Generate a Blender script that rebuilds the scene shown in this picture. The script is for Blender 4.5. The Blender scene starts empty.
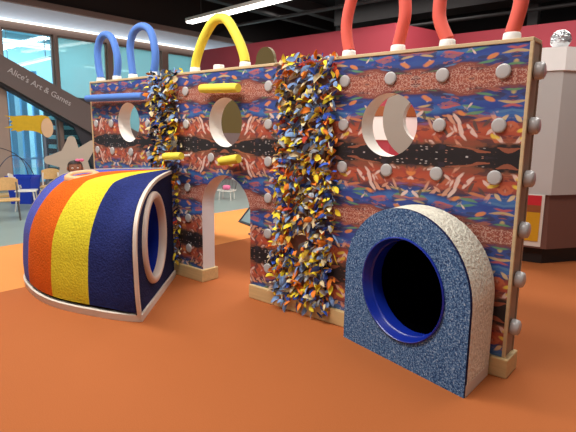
import bpy, bmesh, math, random
from mathutils import Vector, Matrix, Quaternion
random.seed(7)
S = bpy.context.scene
C = S.collection
PI = math.pi
def R(a): return math.radians(a)

# ------------------------------------------------------------------ helpers
def lin(c):
    return tuple(((x/255)/12.92 if x/255 <= .04045 else ((x/255+.055)/1.055)**2.4) for x in c)

def put(o, parent=None):
    C.objects.link(o)
    if parent is not None: o.parent = parent
    return o

def tag(o, label=None, cat=None, group=None, kind=None):
    if label: o['label'] = label
    if cat: o['category'] = cat
    if group: o['group'] = group
    if kind: o['kind'] = kind
    return o

def thing(name, label, cat, loc=(0, 0, 0), rz=0, group=None):
    o = bpy.data.objects.new(name, None); C.objects.link(o)
    o.location = loc; o.rotation_euler = (0, 0, rz)
    o.empty_display_size = .1
    return tag(o, label, cat, group)

def mesh(name, bm, mats, parent=None, smooth=None, label=None):
    bmesh.ops.recalc_face_normals(bm, faces=bm.faces[:])
    me = bpy.data.meshes.new(name); bm.to_mesh(me); bm.free()
    if not isinstance(mats, (list, tuple)): mats = [mats]
    for m in mats: me.materials.append(m)
    o = bpy.data.objects.new(name, me)
    if smooth is not None:
        for p in me.polygons: p.use_smooth = True
        try: me.set_sharp_from_angle(angle=R(smooth))
        except Exception: pass
    put(o, parent)
    if label: o['label'] = label
    return o

def struct(name, bm, mats, smooth=None, parent=None):
    o = mesh(name, bm, mats, parent, smooth)
    if parent is None: o['kind'] = 'structure'
    return o

def NB(): return bmesh.new()

def box(bm, x0, x1, y0, y1, z0, z1, bev=0, mi=0, M=None):
    vs = [bm.verts.new((x, y, z)) for x in (x0, x1) for y in (y0, y1) for z in (z0, z1)]
    fs = []
    for q in ((0, 1, 3, 2), (4, 6, 7, 5), (0, 4, 5, 1), (2, 3, 7, 6), (0, 2, 6, 4), (1, 5, 7, 3)):
        f = bm.faces.new([vs[i] for i in q]); f.material_index = mi; fs.append(f)
    if M is not None: bmesh.ops.transform(bm, matrix=M, verts=vs)
    if bev:
        es = list({e for f in fs for e in f.edges})
        bmesh.ops.bevel(bm, geom=es, offset=bev, segments=2, affect='EDGES', profile=.5)
    return bm

def sweep(bm, pts, r, seg=12, cap=True, closed=False, mi=0, flat=None):
    """round tube through the points"""
    pts = [Vector(p) for p in pts]; n = len(pts)
    rs = r if isinstance(r, (list, tuple)) else [r]*n
    rings = []; up = None
    for i, p in enumerate(pts):
        if closed: t = pts[(i+1) % n]-pts[i-1]
        else: t = pts[min(i+1, n-1)]-pts[max(i-1, 0)]
        t.normalize()
        if up is None:
            up = t.cross(Vector((0, 0, 1)))
            if up.length < .1: up = t.cross(Vector((0, 1, 0)))
            up.normalize()
        else:
            up = up-t*up.dot(t); up.normalize()
        b = t.cross(up)
        rings.append([bm.verts.new(p+(up*math.cos(a)+b*math.sin(a))*rs[i]) for a in [2*PI*k/seg for k in range(seg)]])
    m = n if closed else n-1
    for i in range(m):
        A = rings[i]; B = rings[(i+1) % n]
        for k in range(seg):
            f = bm.faces.new((A[k], A[(k+1) % seg], B[(k+1) % seg], B[k])); f.material_index = mi
    if cap and not closed:
        for q in (rings[0], rings[-1][::-1]):
            f = bm.faces.new(q); f.material_index = mi
    return bm

def spline(pts, n=40, closed=False):
    P = [Vector(p) for p in pts]; out = []
    m = len(P) if closed else len(P)-1
    for i in range(m):
        g = lambda k: P[k % len(P)] if closed else P[max(0, min(len(P)-1, k))]
        p0, p1, p2, p3 = g(i-1), g(i), g(i+1), g(i+2)
        k = max(2, n//m)
        for j in range(k):
            t = j/k
            out.append(.5*((2*p1)+(p2-p0)*t+(2*p0-5*p1+4*p2-p3)*t*t+(3*p1-p0-3*p2+p3)*t**3))
    if not closed: out.append(P[-1])
    return out

def lathe(bm, prof, seg=24, M=None, mi=0):
    """prof = [(r, z)] about the z axis"""
    rings = []; allv = []
    for r, z in prof:
        if r < 1e-6: ring = [bm.verts.new((0, 0, z))]
        else: ring = [bm.verts.new((r*math.cos(2*PI*k/seg), r*math.sin(2*PI*k/seg), z)) for k in range(seg)]
        rings.append(ring); allv += ring
    for A, B in zip(rings, rings[1:]):
        for k in range(seg):
            a = A[k % len(A)]; b = A[(k+1) % len(A)]; c = B[(k+1) % len(B)]; d = B[k % len(B)]
            vs = []
            for v in (a, b, c, d):
                if v not in vs: vs.append(v)
            if len(vs) > 2:
                f = bm.faces.new(vs); f.material_index = mi
    if M is not None: bmesh.ops.transform(bm, matrix=M, verts=allv)
    return bm

def plate(bm, outer, holes, fn, vec, mi_front=0, mi_outer=1, mi_hole=1, mi_back=None):
    """flat plate with holes: outlines in 2-D, fn maps (a,b) to a point, vec is the thickness"""
    vec = Vector(vec); loops = []; es = []
    for lp in [outer]+holes:
        vs = [bm.verts.new(fn(*p)) for p in lp]
        le = [bm.edges.new((vs[i], vs[(i+1) % len(vs)])) for i in range(len(vs))]
        loops.append(vs); es += le
    r = bmesh.ops.triangle_fill(bm, use_beauty=True, edges=es)
    front = [g for g in r['geom'] if isinstance(g, bmesh.types.BMFace)]
    mp = {}
    for vs in loops:
        for v in vs: mp[v] = bm.verts.new(v.co+vec)
    for f in front:
        f.material_index = mi_front
        b = bm.faces.new([mp[v] for v in reversed(f.verts)])
        b.material_index = mi_front if mi_back is None else mi_back
    for li, vs in enumerate(loops):
        for i in range(len(vs)):
            a, b = vs[i], vs[(i+1) % len(vs)]
            f = bm.faces.new((a, b, mp[b], mp[a])); f.material_index = mi_outer if li == 0 else mi_hole
    return bm

def circ(cx, cy, r, n=48, ry=None):
    ry = ry or r
    return [(cx+r*math.cos(2*PI*k/n), cy+ry*math.sin(2*PI*k/n)) for k in range(n)]

def ball(bm, c, r, seg=16, sc=(1, 1, 1), mi=0):
    M = Matrix.Translation(c) @ Matrix.Diagonal((sc[0]*r, sc[1]*r, sc[2]*r, 1))
    g = bmesh.ops.create_uvsphere(bm, u_segments=seg, v_segments=max(6, seg//2), radius=1, matrix=M)
    for v in g['verts']:
        for f in v.link_faces: f.material_index = mi
    return bm

def copy_tree(o, parent=None):
    c = o.copy(); C.objects.link(c)
    if parent is not None: c.parent = parent
    for ch in [q for q in o.children]: copy_tree(ch, c)
    return c

# ------------------------------------------------------------------ materials
class NT:
    def __init__(s, name):
        s.m = bpy.data.materials.new(name); s.m.use_nodes = True
        s.t = s.m.node_tree; s.n = s.t.nodes; s.l = s.t.links
        s.bsdf = s.n['Principled BSDF']; s.out = s.n['Material Output']
    def node(s, k, **kw):
        n = s.n.new(k)
        for a, b in kw.items(): setattr(n, a, b)
        return n
    def set(s, sock, v):
        if hasattr(v, 'node'): s.l.new(v, sock)
        elif v is not None: sock.default_value = v
    def math(s, op, a, b=None, c=None):
        n = s.node('ShaderNodeMath', operation=op)
        for i, v in enumerate((a, b, c)):
            if v is not None: s.set(n.inputs[i], v)
        return n.outputs[0]
    def mix(s, f, a, b):
        n = s.node('ShaderNodeMix', data_type='RGBA')
        s.set(n.inputs[0], f)
        s.set(n.inputs[6], a if hasattr(a, 'node') else (*a, 1)[:4])
        s.set(n.inputs[7], b if hasattr(b, 'node') else (*b, 1)[:4])
        return n.outputs[2]
    def ramp(s, f, stops, interp='LINEAR'):
        n = s.node('ShaderNodeValToRGB'); r = n.color_ramp; r.interpolation = interp
        while len(r.elements) > 1: r.elements.remove(r.elements[-1])
        r.elements[0].position = stops[0][0]; r.elements[0].color = (*lin(stops[0][1]), 1)
        for p, c in stops[1:]:
            e = r.elements.new(p); e.color = (*lin(c), 1)
        s.set(n.inputs[0], f); return n.outputs[0]
    def coord(s, k='Object'): return s.node('ShaderNodeTexCoord').outputs[k]
    def noise(s, vec, scale, det=2, out=0):
        n = s.node('ShaderNodeTexNoise'); s.set(n.inputs['Vector'], vec)
        n.inputs['Scale'].default_value = scale; n.inputs['Detail'].default_value = det
        return n.outputs[out]
    def vor(s, vec, scale, out='Distance', feature='F1', rnd=1):
        n = s.node('ShaderNodeTexVoronoi', feature=feature); s.set(n.inputs['Vector'], vec)
        n.inputs['Scale'].default_value = scale; n.inputs['Randomness'].default_value = rnd
        return n.outputs[out]
    def bump(s, h, strength=.5, dist=.01):
        n = s.node('ShaderNodeBump'); n.inputs['Strength'].default_value = strength
        n.inputs['Distance'].default_value = dist; s.set(n.inputs['Height'], h)
        s.l.new(n.outputs[0], s.bsdf.inputs['Normal'])
    def fin(s, col, rough=.6, metal=0, spec=.5):
        s.set(s.bsdf.inputs['Base Color'], col if hasattr(col, 'node') else (*col, 1)[:4])
        s.bsdf.inputs['Roughness'].default_value = rough; s.bsdf.inputs['Metallic'].default_value = metal
        s.bsdf.inputs['Specular IOR Level'].default_value = spec
        return s.m

def plain(name, rgb, rough=.6, metal=0, spec=.5, var=.06, scale=8, bump=0, bscale=60, bdist=.004):
    t = NT(name); co = t.coord()
    a = lin(rgb); n = t.noise(co, scale, 3)
    lo = tuple(x*(1-var) for x in a); hi = tuple(min(1, x*(1+var)) for x in a)
    if bump: t.bump(t.noise(co, bscale, 3), bump, bdist)
    return t.fin(t.mix(n, lo, hi), rough, metal, spec)

def carpet(name, rgb, var=.3, sc=62, rough=.95, bs=.8, bd=.014):
    t = NT(name); co = t.coord(); a = lin(rgb)
    n = t.noise(co, sc, 4); n2 = t.noise(co, 3.0, 2)
    k = t.math('ADD', t.math('MULTIPLY', t.math('SUBTRACT', n, .5), 1.6), t.math('MULTIPLY', n2, 1.0))
    c = t.mix(t.math('MAXIMUM', t.math('MINIMUM', k, 1), 0), tuple(x*(1-var) for x in a), tuple(min(1, x*(1+var)) for x in a))
    t.bump(n, bs, bd)
    return t.fin(c, rough, 0, .15)

def emit(name, rgb, st):
    t = NT(name); e = t.node('ShaderNodeEmission')
    e.inputs[0].default_value = (*lin(rgb), 1); e.inputs[1].default_value = st
    t.l.new(e.outputs[0], t.out.inputs[0]); return t.m

def wood(name, rgb, axis=0, rough=.55):
    t = NT(name); co = t.coord(); mp = t.node('ShaderNodeMapping')
    t.l.new(co, mp.inputs[0]); sc = [18, 18, 18]; sc[axis] = 1.2; mp.inputs['Scale'].default_value = sc
    n = t.noise(mp.outputs[0], 2.2, 5); a = lin(rgb)
    return t.fin(t.mix(n, tuple(x*.78 for x in a), tuple(min(1, x*1.18) for x in a)), rough)

def print_mat():
    t = NT('printed_panel_pattern'); co = t.coord()
    sp = t.node('ShaderNodeSeparateXYZ'); t.l.new(co, sp.inputs[0])
    u = t.math('PINGPONG', t.math('ADD', sp.outputs[0], 20*.61+.69), .61)
    v = t.math('PINGPONG', t.math('ADD', sp.outputs[2], -1.335+.93*4), .465)
    cb = t.node('ShaderNodeCombineXYZ'); t.l.new(u, cb.inputs[0]); t.l.new(v, cb.inputs[1]); uv = cb.outputs[0]
    def stretch(rot, sx, sy, off=0):
        m = t.node('ShaderNodeMapping'); t.l.new(uv, m.inputs[0])
        # rotate first, then stretch
        m2 = t.node('ShaderNodeMapping'); m.inputs['Rotation'].default_value = (0, 0, R(rot)); m.inputs['Location'].default_value = (off, off*.7, 0)
        t.l.new(m.outputs[0], m2.inputs[0]); m2.inputs['Scale'].default_value = (sx, sy, 1); return m2.outputs[0]
    n1 = t.math('SUBTRACT', t.noise(stretch(0, 4, 6), 1.0, 2), .5)
    n2 = t.math('SUBTRACT', t.noise(stretch(0, 14, 40, 7.7), 1.0, 3), .5)
    wob = t.math('ADD', t.math('MULTIPLY', n1, .16), t.math('MULTIPLY', n2, .05))
    vv = t.math('DIVIDE', t.math('ADD', v, wob), .465)
    base = t.ramp(vv, [(0, (24, 22, 24)), (.12, (30, 25, 26)), (.15, (108, 62, 44)), (.19, (128, 62, 44)), (.25, (158, 60, 42)), (.36, (174, 72, 46)),
                       (.43, (128, 56, 48)), (.47, (66, 48, 66)), (.52, (34, 52, 116)), (.60, (52, 96, 160)), (.66, (36, 54, 130)), (.74, (44, 70, 140)), (.81, (44, 44, 92)), (.85, (118, 58, 48)), (.9, (140, 64, 50)), (1, (150, 72, 54))])
    pn = t.noise(stretch(0, 6, 16, 3.1), 1, 3)
    base = t.mix(t.math('MULTIPLY', t.math('GREATER_THAN', pn, .57), .6), base, lin((44, 36, 46)))
    pn2 = t.noise(stretch(8, 5, 26, 9.1), 1, 3)
    base = t.mix(t.math('MULTIPLY', t.math('GREATER_THAN', pn2, .60), .6), base, lin((170, 88, 60)))
    def band(a, b, soft=.03):
        return t.math('MULTIPLY', t.math('MINIMUM', t.math('MAXIMUM', t.math('DIVIDE', t.math('SUBTRACT', vv, a), soft), 0), 1),
                      t.math('MINIMUM', t.math('MAXIMUM', t.math('DIVIDE', t.math('SUBTRACT', b, vv), soft), 0), 1))
    def strokes(col, rot, sx, sy, thr, keep, lo, hi, pal, off=0, op=.9):
        vec = stretch(rot, sx, sy, off)
        vw = t.node('ShaderNodeVectorMath', operation='ADD'); t.l.new(vec, vw.inputs[0])
        sc = t.node('ShaderNodeVectorMath', operation='SCALE'); t.l.new(t.noise(uv, 14, 2, 1), sc.inputs[0]); sc.inputs['Scale'].default_value = .5
        t.l.new(sc.outputs[0], vw.inputs[1])
        n = t.node('ShaderNodeTexVoronoi', feature='F1'); t.l.new(vw.outputs[0], n.inputs['Vector']); n.inputs['Scale'].default_value = 1
        n.inputs['Randomness'].default_value = .85
        s2 = t.node('ShaderNodeSeparateColor'); t.l.new(n.outputs['Color'], s2.inputs[0])
        edge = t.math('MINIMUM', t.math('MAXIMUM', t.math('MULTIPLY', t.math('SUBTRACT', thr, n.outputs['Distance']), 9), 0), 1)
        m = t.math('MULTIPLY', edge, t.math('LESS_THAN', s2.outputs[0], keep))
        m = t.math('MULTIPLY', t.math('MULTIPLY', m, band(lo, hi)), op)
        c = t.ramp(s2.outputs[1], pal, 'CONSTANT')
        return t.mix(m, col, c)
    hands = [(0, (222, 186, 172)), (.28, (204, 140, 112)), (.44, (186, 88, 56)), (.56, (216, 182, 128)), (.70, (150, 56, 46)), (.84, (72, 58, 54))]
    swoosh = [(0, (84, 132, 84)), (.24, (104, 76, 130)), (.40, (200, 112, 62)), (.52, (70, 112, 158)), (.66, (184, 78, 70)), (.8, (196, 160, 96)), (.92, (72, 56, 118))]
    col = strokes(base, 9, 6, 48, .44, .52, .46, .86, swoosh, 1.3, .85)
    col = strokes(col, -8, 6, 40, .42, .42, .40, .8, swoosh, 4.7, .85)
    col = strokes(col, 48, 9, 33, .50, .62, .15, .52, hands, 2.2)
    col = strokes(col, 62, 9, 30, .46, .50, .2, .62, hands, 6.1)
    col = strokes(col, -38, 10, 30, .42, .34, .26, .74, hands, 8.4)
    col = strokes(col, 20, 8, 22, .36, .16, .2, .8, [(0, (226, 190, 60)), (.5, (212, 120, 60))], 11.4)
    col = strokes(col, 5, 30, 80, .32, .34, 0, .13, [(0, (190, 176, 172)), (.5, (160, 110, 96))], 5.5)
    e = t.vor(stretch(0, 58, 80), 1, 'Distance', 'DISTANCE_TO_EDGE')
    ln = t.noise(stretch(0, 60, 80, 2.4), 1, 3)
    lm = t.math('MULTIPLY', t.math('MULTIPLY', t.math('LESS_THAN', e, .09), t.math('GREATER_THAN', ln, .46)), band(.855, 1.4))
    col = t.mix(t.math('MULTIPLY', lm, .5), col, lin((216, 182, 162)))
    dk = t.math('MULTIPLY', t.math('LESS_THAN', ln, .40), band(.855, 1.4))
    col = t.mix(t.math('MULTIPLY', dk, .5), col, lin((84, 34, 34)))
    g = t.node('ShaderNodeGamma'); g.inputs[1].default_value = .84; t.l.new(col, g.inputs[0])
    return t.fin(g.outputs[0], .42, 0, .4)

M = {}
M['print'] = print_mat()
M['rim'] = plain('cream_painted_rim', (226, 218, 208), .55, var=.03)
M['jamb'] = plain('mauve_cream_jamb_paint', (224, 222, 224), .6, var=.03)
M['ply'] = wood('pale_plywood', (208, 182, 140), 0)
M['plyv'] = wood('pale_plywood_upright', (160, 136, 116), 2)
M['plinth'] = wood('birch_plinth', (214, 184, 130), 0)
M['knob'] = plain('frosted_grey_plastic', (186, 182, 180), .22, var=.04)
M['cap'] = plain('white_plastic', (236, 232, 226), .4, var=.02)
M['nblue'] = plain('blue_foam', (84, 130, 212), .7, var=.05, bump=.1)
M['nyellow'] = plain('yellow_foam', (240, 222, 70), .7, var=.05, bump=.1)
M['nred'] = plain('coral_red_foam', (232, 98, 82), .7, var=.05, bump=.1)
M['back'] = plain('brown_felt', (134, 96, 84), .95)
RAGS = dict(royal=(58, 92, 192), slate=(122, 150, 196), grey=(176, 178, 182), yellow=(250, 218, 56), orange=(242, 134, 44), cream=(226, 206, 160),
            navy=(26, 32, 72), red=(190, 60, 38), gold=(204, 164, 48), sky=(128, 160, 205), charcoal=(52, 50, 56))
RN = list(RAGS)
RM = [plain('cloth_'+k, v, .9, var=.15, scale=25) for k, v in RAGS.items()]
M['cblue'] = carpet('navy_carpet', (38, 48, 106), .35)
M['cnavy'] = carpet('dark_navy_carpet', (34, 40, 80), .3)
M['cyellow'] = carpet('yellow_carpet', (218, 204, 50), .2)
M['corange'] = carpet('orange_carpet', (216, 98, 20), .2)
M['cviolet'] = carpet('violet_blue_carpet', (84, 92, 178), .2)
M['ccream'] = carpet('cream_carpet', (238, 232, 214), .2, 42, bs=1.0, bd=.02)
M['trim'] = plain('cream_trim', (222, 208, 192), .5, var=.03)
M['pring'] = plain('cream_moulded_plastic', (214, 196, 182), .4, var=.03)
M['peach'] = plain('peach_plastic', (232, 172, 120), .5, var=.04)
M['tube'] = plain('deep_blue_gloss_plastic', (20, 44, 150), .25, var=.05)
M['tubeshade'] = plain('painted_tunnel_shade', (1, 1, 3), 1, spec=0)  # black stands in for the shade deep inside the tunnel
def speck():
    t = NT('speckled_blue_carpet'); co = t.coord()
    n = t.noise(co, 100, 5); n2 = t.noise(co, 190, 2)
    k = t.math('ADD', t.math('MULTIPLY', n, .7), t.math('MULTIPLY', n2, .3))
    c = t.ramp(k, [(.36, (30, 46, 84)), (.45, (56, 88, 132)), (.53, (88, 124, 166)), (.62, (146, 172, 200)), (.72, (206, 216, 226))])
    t.bump(n, .5, .006); return t.fin(c, .95, 0, .15)
M['speck'] = speck()
def floor_mat(name, rgb):
    t = NT(name); co = t.coord(); a = lin(rgb)
    n = t.noise(co, 140, 3); n2 = t.noise(co, .8, 3)
    k = t.math('ADD', t.math('MULTIPLY', n, .5), t.math('MULTIPLY', n2, .5))
    c = t.mix(k, tuple(x*.86 for x in a), tuple(min(1, x*1.14) for x in a))
    t.bump(n, .25, .004); return t.fin(c, .9, 0, .2)
M['f_orange'] = floor_mat('burnt_orange_carpet', (174, 98, 52))
M['f_light'] = floor_mat('apricot_carpet', (230, 146, 78))
M['f_grey'] = plain('grey_floor', (136, 152, 146), .35, var=.04, scale=3)
M['red'] = plain('crimson_paint', (166, 58, 72), .7, var=.03, scale=1)
M['whitew'] = plain('white_board', (236, 226, 222), .6, var=.02)
M['brown'] = wood('brown_rail', (150, 84, 44), 0)
M['dark'] = plain('dark_ceiling_paint', (44, 40, 40), .9)
M['duct'] = plain('grey_steel', (112, 108, 108), .5, .3)
M['ductd'] = plain('dark_steel', (70, 66, 66), .6, .2)
M['frame'] = plain('bronze_window_frame', (124, 104, 96), .5)
M['fascia'] = plain('pale_blue_white_fascia', (204, 222, 240), .6, var=.02)
M['beige'] = plain('beige_column_paint', (178, 152, 138), .7, var=.03)
M['lamp'] = emit('lamp_glow', (255, 250, 240), 6)
M['cove'] = emit('cove_glow', (255, 250, 238), 2.2)
M['lobbylamp'] = emit('lobby_lamp_glow', (236, 250, 255), 3.0)
M['cyan'] = plain('lobby_cyan_wall', (168, 206, 218), .7, var=.04, scale=1)
M['cyand'] = plain('lobby_teal_wall', (150, 190, 192), .7, var=.04, scale=1)
M['lblue'] = plain('light_blue_post', (120, 190, 236), .5)
M['darkstair'] = plain('dark_stair_soffit', (58, 56, 62), .7)
M['stringer'] = plain('taupe_stringer', (112, 98, 94), .55, var=.02)
M['letter'] = plain('pale_lettering', (206, 198, 196), .5, var=.01)
M['tread'] = plain('teal_glass_tread', (150, 198, 190), .3)
def glass(name, rgb, solid):
    t = NT(name); tr = t.node('ShaderNodeBsdfTransparent'); tr.inputs[0].default_value = (*lin(rgb), 1)
    gl = t.node('ShaderNodeBsdfGlossy'); gl.inputs['Roughness'].default_value = .03
    df = t.node('ShaderNodeBsdfDiffuse'); df.inputs[0].default_value = (*lin((176, 208, 210)), 1)
    tl = t.node('ShaderNodeBsdfTranslucent'); tl.inputs[0].default_value = (*lin((176, 208, 210)), 1)
    m0 = t.node('ShaderNodeMixShader'); m0.inputs[0].default_value = .5
    t.l.new(df.outputs[0], m0.inputs[1]); t.l.new(tl.outputs[0], m0.inputs[2])
    m1 = t.node('ShaderNodeMixShader'); m1.inputs[0].default_value = solid
    t.l.new(tr.outputs[0], m1.inputs[1]); t.l.new(m0.outputs[0], m1.inputs[2])
    m2 = t.node('ShaderNodeMixShader'); m2.inputs[0].default_value = .06
    t.l.new(m1.outputs[0], m2.inputs[1]); t.l.new(gl.outputs[0], m2.inputs[2])
    t.l.new(m2.outputs[0], t.out.inputs[0]); return t.m
M['glass'] = glass('clear_blue_glass', (226, 243, 250), .05)
M['frost'] = glass('frosted_teal_glass', (206, 230, 230), .5)
M['greyplate'] = plain('warm_grey_board', (172, 160, 146), .6, var=.03)
M['olive'] = plain('olive_paint', (106, 90, 44), .7, var=.04)
M['mauve'] = plain('mauve_grey_paint', (128, 112, 110), .7, var=.03)
M['boothgrey'] = plain('booth_grey_panel', (190, 185, 181), .5, var=.02)
M['boothcap'] = plain('booth_cap_white', (252, 250, 246), .5, var=.02)
M['boothbrown'] = plain('booth_maroon_brown', (112, 72, 60), .5, var=.04)
M['black'] = plain('black_base', (28, 22, 22), .6)
M['dyellow'] = plain('display_yellow', (214, 160, 30), .45, var=.08)
M['dred'] = plain('display_red', (206, 40, 52), .5)
M['foil'] = plain('crumpled_foil', (206, 206, 208), .22, .9, bump=.9, bscale=22, bdist=.03)
M['chairwood'] = wood('light_beech', (206, 164, 104), 1)
M['steel'] = plain('brushed_steel', (120, 116, 114), .35, .7)
M['bin'] = plain('recycling_blue', (28, 62, 190), .45)
M['offwhite'] = plain('off_white_metal', (224, 218, 208), .4)
M['wire'] = plain('dark_wire', (70, 70, 84), .4, .5)
M['star'] = plain('beige_star_board', (184, 168, 152), .7, var=.03)
M['yhair'] = plain('mustard_yellow_board', (208, 166, 20), .7, var=.15, scale=9)
M['oval'] = plain('pale_pink_beige_board', (218, 178, 140), .7)
M['post'] = plain('grey_blue_post', (112, 122, 136), .4, .4)
M['skin'] = plain('brown_skin', (150, 98, 72), .55, var=.04)
M['hair'] = plain('dark_brown_hair', (42, 26, 22), .6, var=.3, scale=40, bump=.4, bscale=90)
M['pink'] = plain('pink_fabric', (232, 120, 160), .8)
M['shirt'] = plain('white_cotton', (226, 222, 220), .9)
M['jeans'] = plain('denim', (62, 78, 116), .9)
M['eyewhite'] = plain('eye_white', (236, 234, 230), .3)
M['eyedark'] = plain('eye_dark', (24, 16, 14), .2)
M['lips'] = plain('lips', (150, 76, 68), .5)
M['screen'] = plain('grey_green_board', (128, 146, 146), .35)
M['frameb'] = plain('dark_brown_frame', (46, 34, 32), .4)

# ------------------------------------------------------------------ setting
XA, XB, XG = -3.94, -5.81, -12.0       # carpet joins and the glazed wall
bm = NB()
def quad(bm, pts, mi=0):
    f = bm.faces.new([bm.verts.new(p) for p in pts]); f.material_index = mi
quad(bm, [(XA, -9, 0), (9, -9, 0), (9, 13, 0), (XA, 13, 0)], 0)
quad(bm, [(XB, -9, 0), (XA, -9, 0), (XA, 13, 0), (XB, 13, 0)], 1)
quad(bm, [(-18, -9, 0), (XB, -9, 0), (XB, 13, 0), (-18, 13, 0)], 2)
struct('floor', bm, [M['f_orange'], M['f_light'], M['f_grey']])

bm = NB(); box(bm, XG-.3, 9, -9, 13.2, 5.6, 5.8); struct('ceiling', bm, M['dark'])
bm = NB(); box(bm, XG, 9, 13, 13.2, 0, 5.6); struct('wall_rear', bm, M['dark'])
# crimson partition: stepped in plan
bm = NB()
box(bm, -11.32, -4.79, 7, 7.2, 0, 3.77)
struct('wall_back', bm, M['red'])
bm = NB()
plate(bm, [(-4.79, 7.0), (-4.3, 9.0), (6, 9.0), (6, 9.2), (-4.45, 9.2), (-4.95, 7.2), (-4.79, 7.2)], [], lambda a, b: (a, b, 0), (0, 0, 3.77), 0, 0, 0)
struct('wall_right', bm, M['red'])
bm = NB(); box(bm, -9.5, -4.79, 6.94, 7.0, 1.80, 2.02, .01); struct('trim_1', bm, M['brown'])
bm = NB(); box(bm, -9.5, -4.79, 6.96, 7.0, 1.27, 1.79); struct('trim_2', bm, M['whitew'])

for nm, z0, z1, m, o in (('trim_12', 1.80, 2.02, 'brown', .06), ('trim_13', 1.27, 1.79, 'whitew', .04)):
    bm = NB(); plate(bm, [(-4.79, 7-o), (-4.79, 7.0), (-4.30, 8.99), (-4.30+o, 8.99), (-4.79+o, 7-o)], [], lambda a, b: (a, b, z0), (0, 0, z1-z0), 0, 0, 0)
    struct(nm, bm, M[m])
# glazed wall on the left
bm = NB(); box(bm, XG-.15, XG+.12, -4, 13, 3.90, 4.26); struct('trim_3', bm, M['fascia'])
bm = NB(); box(bm, XG-.15, XG+.22, -4, 13, 4.26, 4.40); struct('trim_4', bm, M['frame'])
bm = NB(); box(bm, XG-.15, XG+.1, -4, 13, 4.40, 5.6); struct('wall_left', bm, M['dark'])
bm = NB(); box(bm, XG-.12, XG+.08, -4, 13, 3.70, 3.86); struct('trim_5', bm, M['frame'])
bm = NB(); box(bm, XG-.25, XG+.12, .95, 1.70, 0, 3.70, .02); struct('trim_6', bm, M['beige'])
for i, (y0, y1) in enumerate([(2.89, 2.99), (4.32, 4.48), (6.05, 6.28), (7.55, 7.75)]):
    bm = NB(); box(bm, XG-.1, XG+.1, y0, y1, 0, 3.70, .01); struct('trim_%d' % (7+i), bm, M['frame'])
for i, (y0, y1, m) in enumerate([(1.70, 2.89, 'glass'), (2.99, 4.32, 'frost'), (4.48, 6.05, 'frost'), (6.28, 7.55, 'frost'), (-3.5, .95, 'glass')]):
    bm = NB()
    for a, b in ((y0, y0+.035), (y1-.035, y1)): box(bm, XG-.04, XG+.04, a, b, .06, 3.70)
    for a, b in ((.0, .10), (3.665, 3.70)): box(bm, XG-.04, XG+.04, y0, y1, a, b)
    w = struct('window_%d' % (i+1), bm, M['frame'])
    zb = 2.22 if i == 1 else .09
    bm = NB(); box(bm, XG-.006, XG+.006, y0+.03, y1-.03, zb, 3.67); mesh('pane', bm, M[m], w)
    if i == 1:
        bm = NB(); box(bm, XG-.05, XG+.05, y0, y1, 2.08, 2.22); mesh('transom', bm, M['ductd'], w)
        bm = NB(); box(bm, XG-.006, XG+.006, y0+.03, y1-.03, .09, 2.08); mesh('pane', bm, M['glass'], w)
# the lit room behind the glass
bm = NB(); box(bm, -18.1, -18, -9, 13, 0, 4.7); struct('wall_lobby', bm, M['cyan'])
bm = NB(); box(bm, -18, XG-.15, 10.5, 10.6, 0, 4.7); struct('wall_lobby_end', bm, M['cyand'])
bm = NB(); box(bm, -18, XG-.15, -9, 13, 4.6, 4.7); struct('ceiling_lobby', bm, M['cyan'])

# lamps
def lamp_strip(name, label, p0, p1, w, h, mat, group=None):
    p0 = Vector(p0); p1 = Vector(p1); d = (p1-p0); L = d.length
    t = thing(name, label, 'light', (p0+p1)/2, math.atan2(d.y, d.x), group)
    bm = NB(); box(bm, -L/2, L/2, -w/2, w/2, .02, h, .008); mesh('housing', bm, M['offwhite'], t)
    bm = NB(); box(bm, -L/2+.02, L/2-.02, -w/2+.015, w/2-.015, -.02, .02, .01); mesh('diffuser', bm, mat, t)
    for s in (-.4, .4):
        bm = NB(); box(bm, s*L-.008, s*L+.008, -.008, .008, h, 5.6-p0.z if mat != M['lobbylamp'] else 4.6-p0.z)
        mesh('hanger', bm, M['ductd'], t)
    return t
lamp_strip('ceiling_light', 'long white fluorescent strip hanging under the dark ceiling', (-10.12, 5.66, 4.2), (-4.6, 5.2, 4.2), .24, .10, M['lamp'])
bm = NB(); box(bm, XG+.081, XG+.16, -4, 13, 3.862, 3.899)
tag(mesh('cove_light', bm, M['cove']), 'thin bright light line running along the foot of the pale fascia', 'light')
for i, (a, b, lb) in enumerate([((-15.5, 2.9, 3.95), (-15.5, 4.5, 3.95), 'upper of the two parallel light strips behind the clear glass'),
                                ((-14.4, 2.2, 3.70), (-14.4, 4.4, 3.70), 'lower of the two parallel light strips behind the clear glass'),
                                ((-17, 3.6, 3.2), (-13, 3.3, 3.35), 'light strip behind the glass slanting the other way'),
                                ((-13.2, 4.3, 3.15), (-13.2, 6.0, 3.2), 'light strip glowing low behind the frosted pane')]):
    lamp_strip('lobby_light', lb, a, b, .12, .06, M['lobbylamp'], None)
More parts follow.
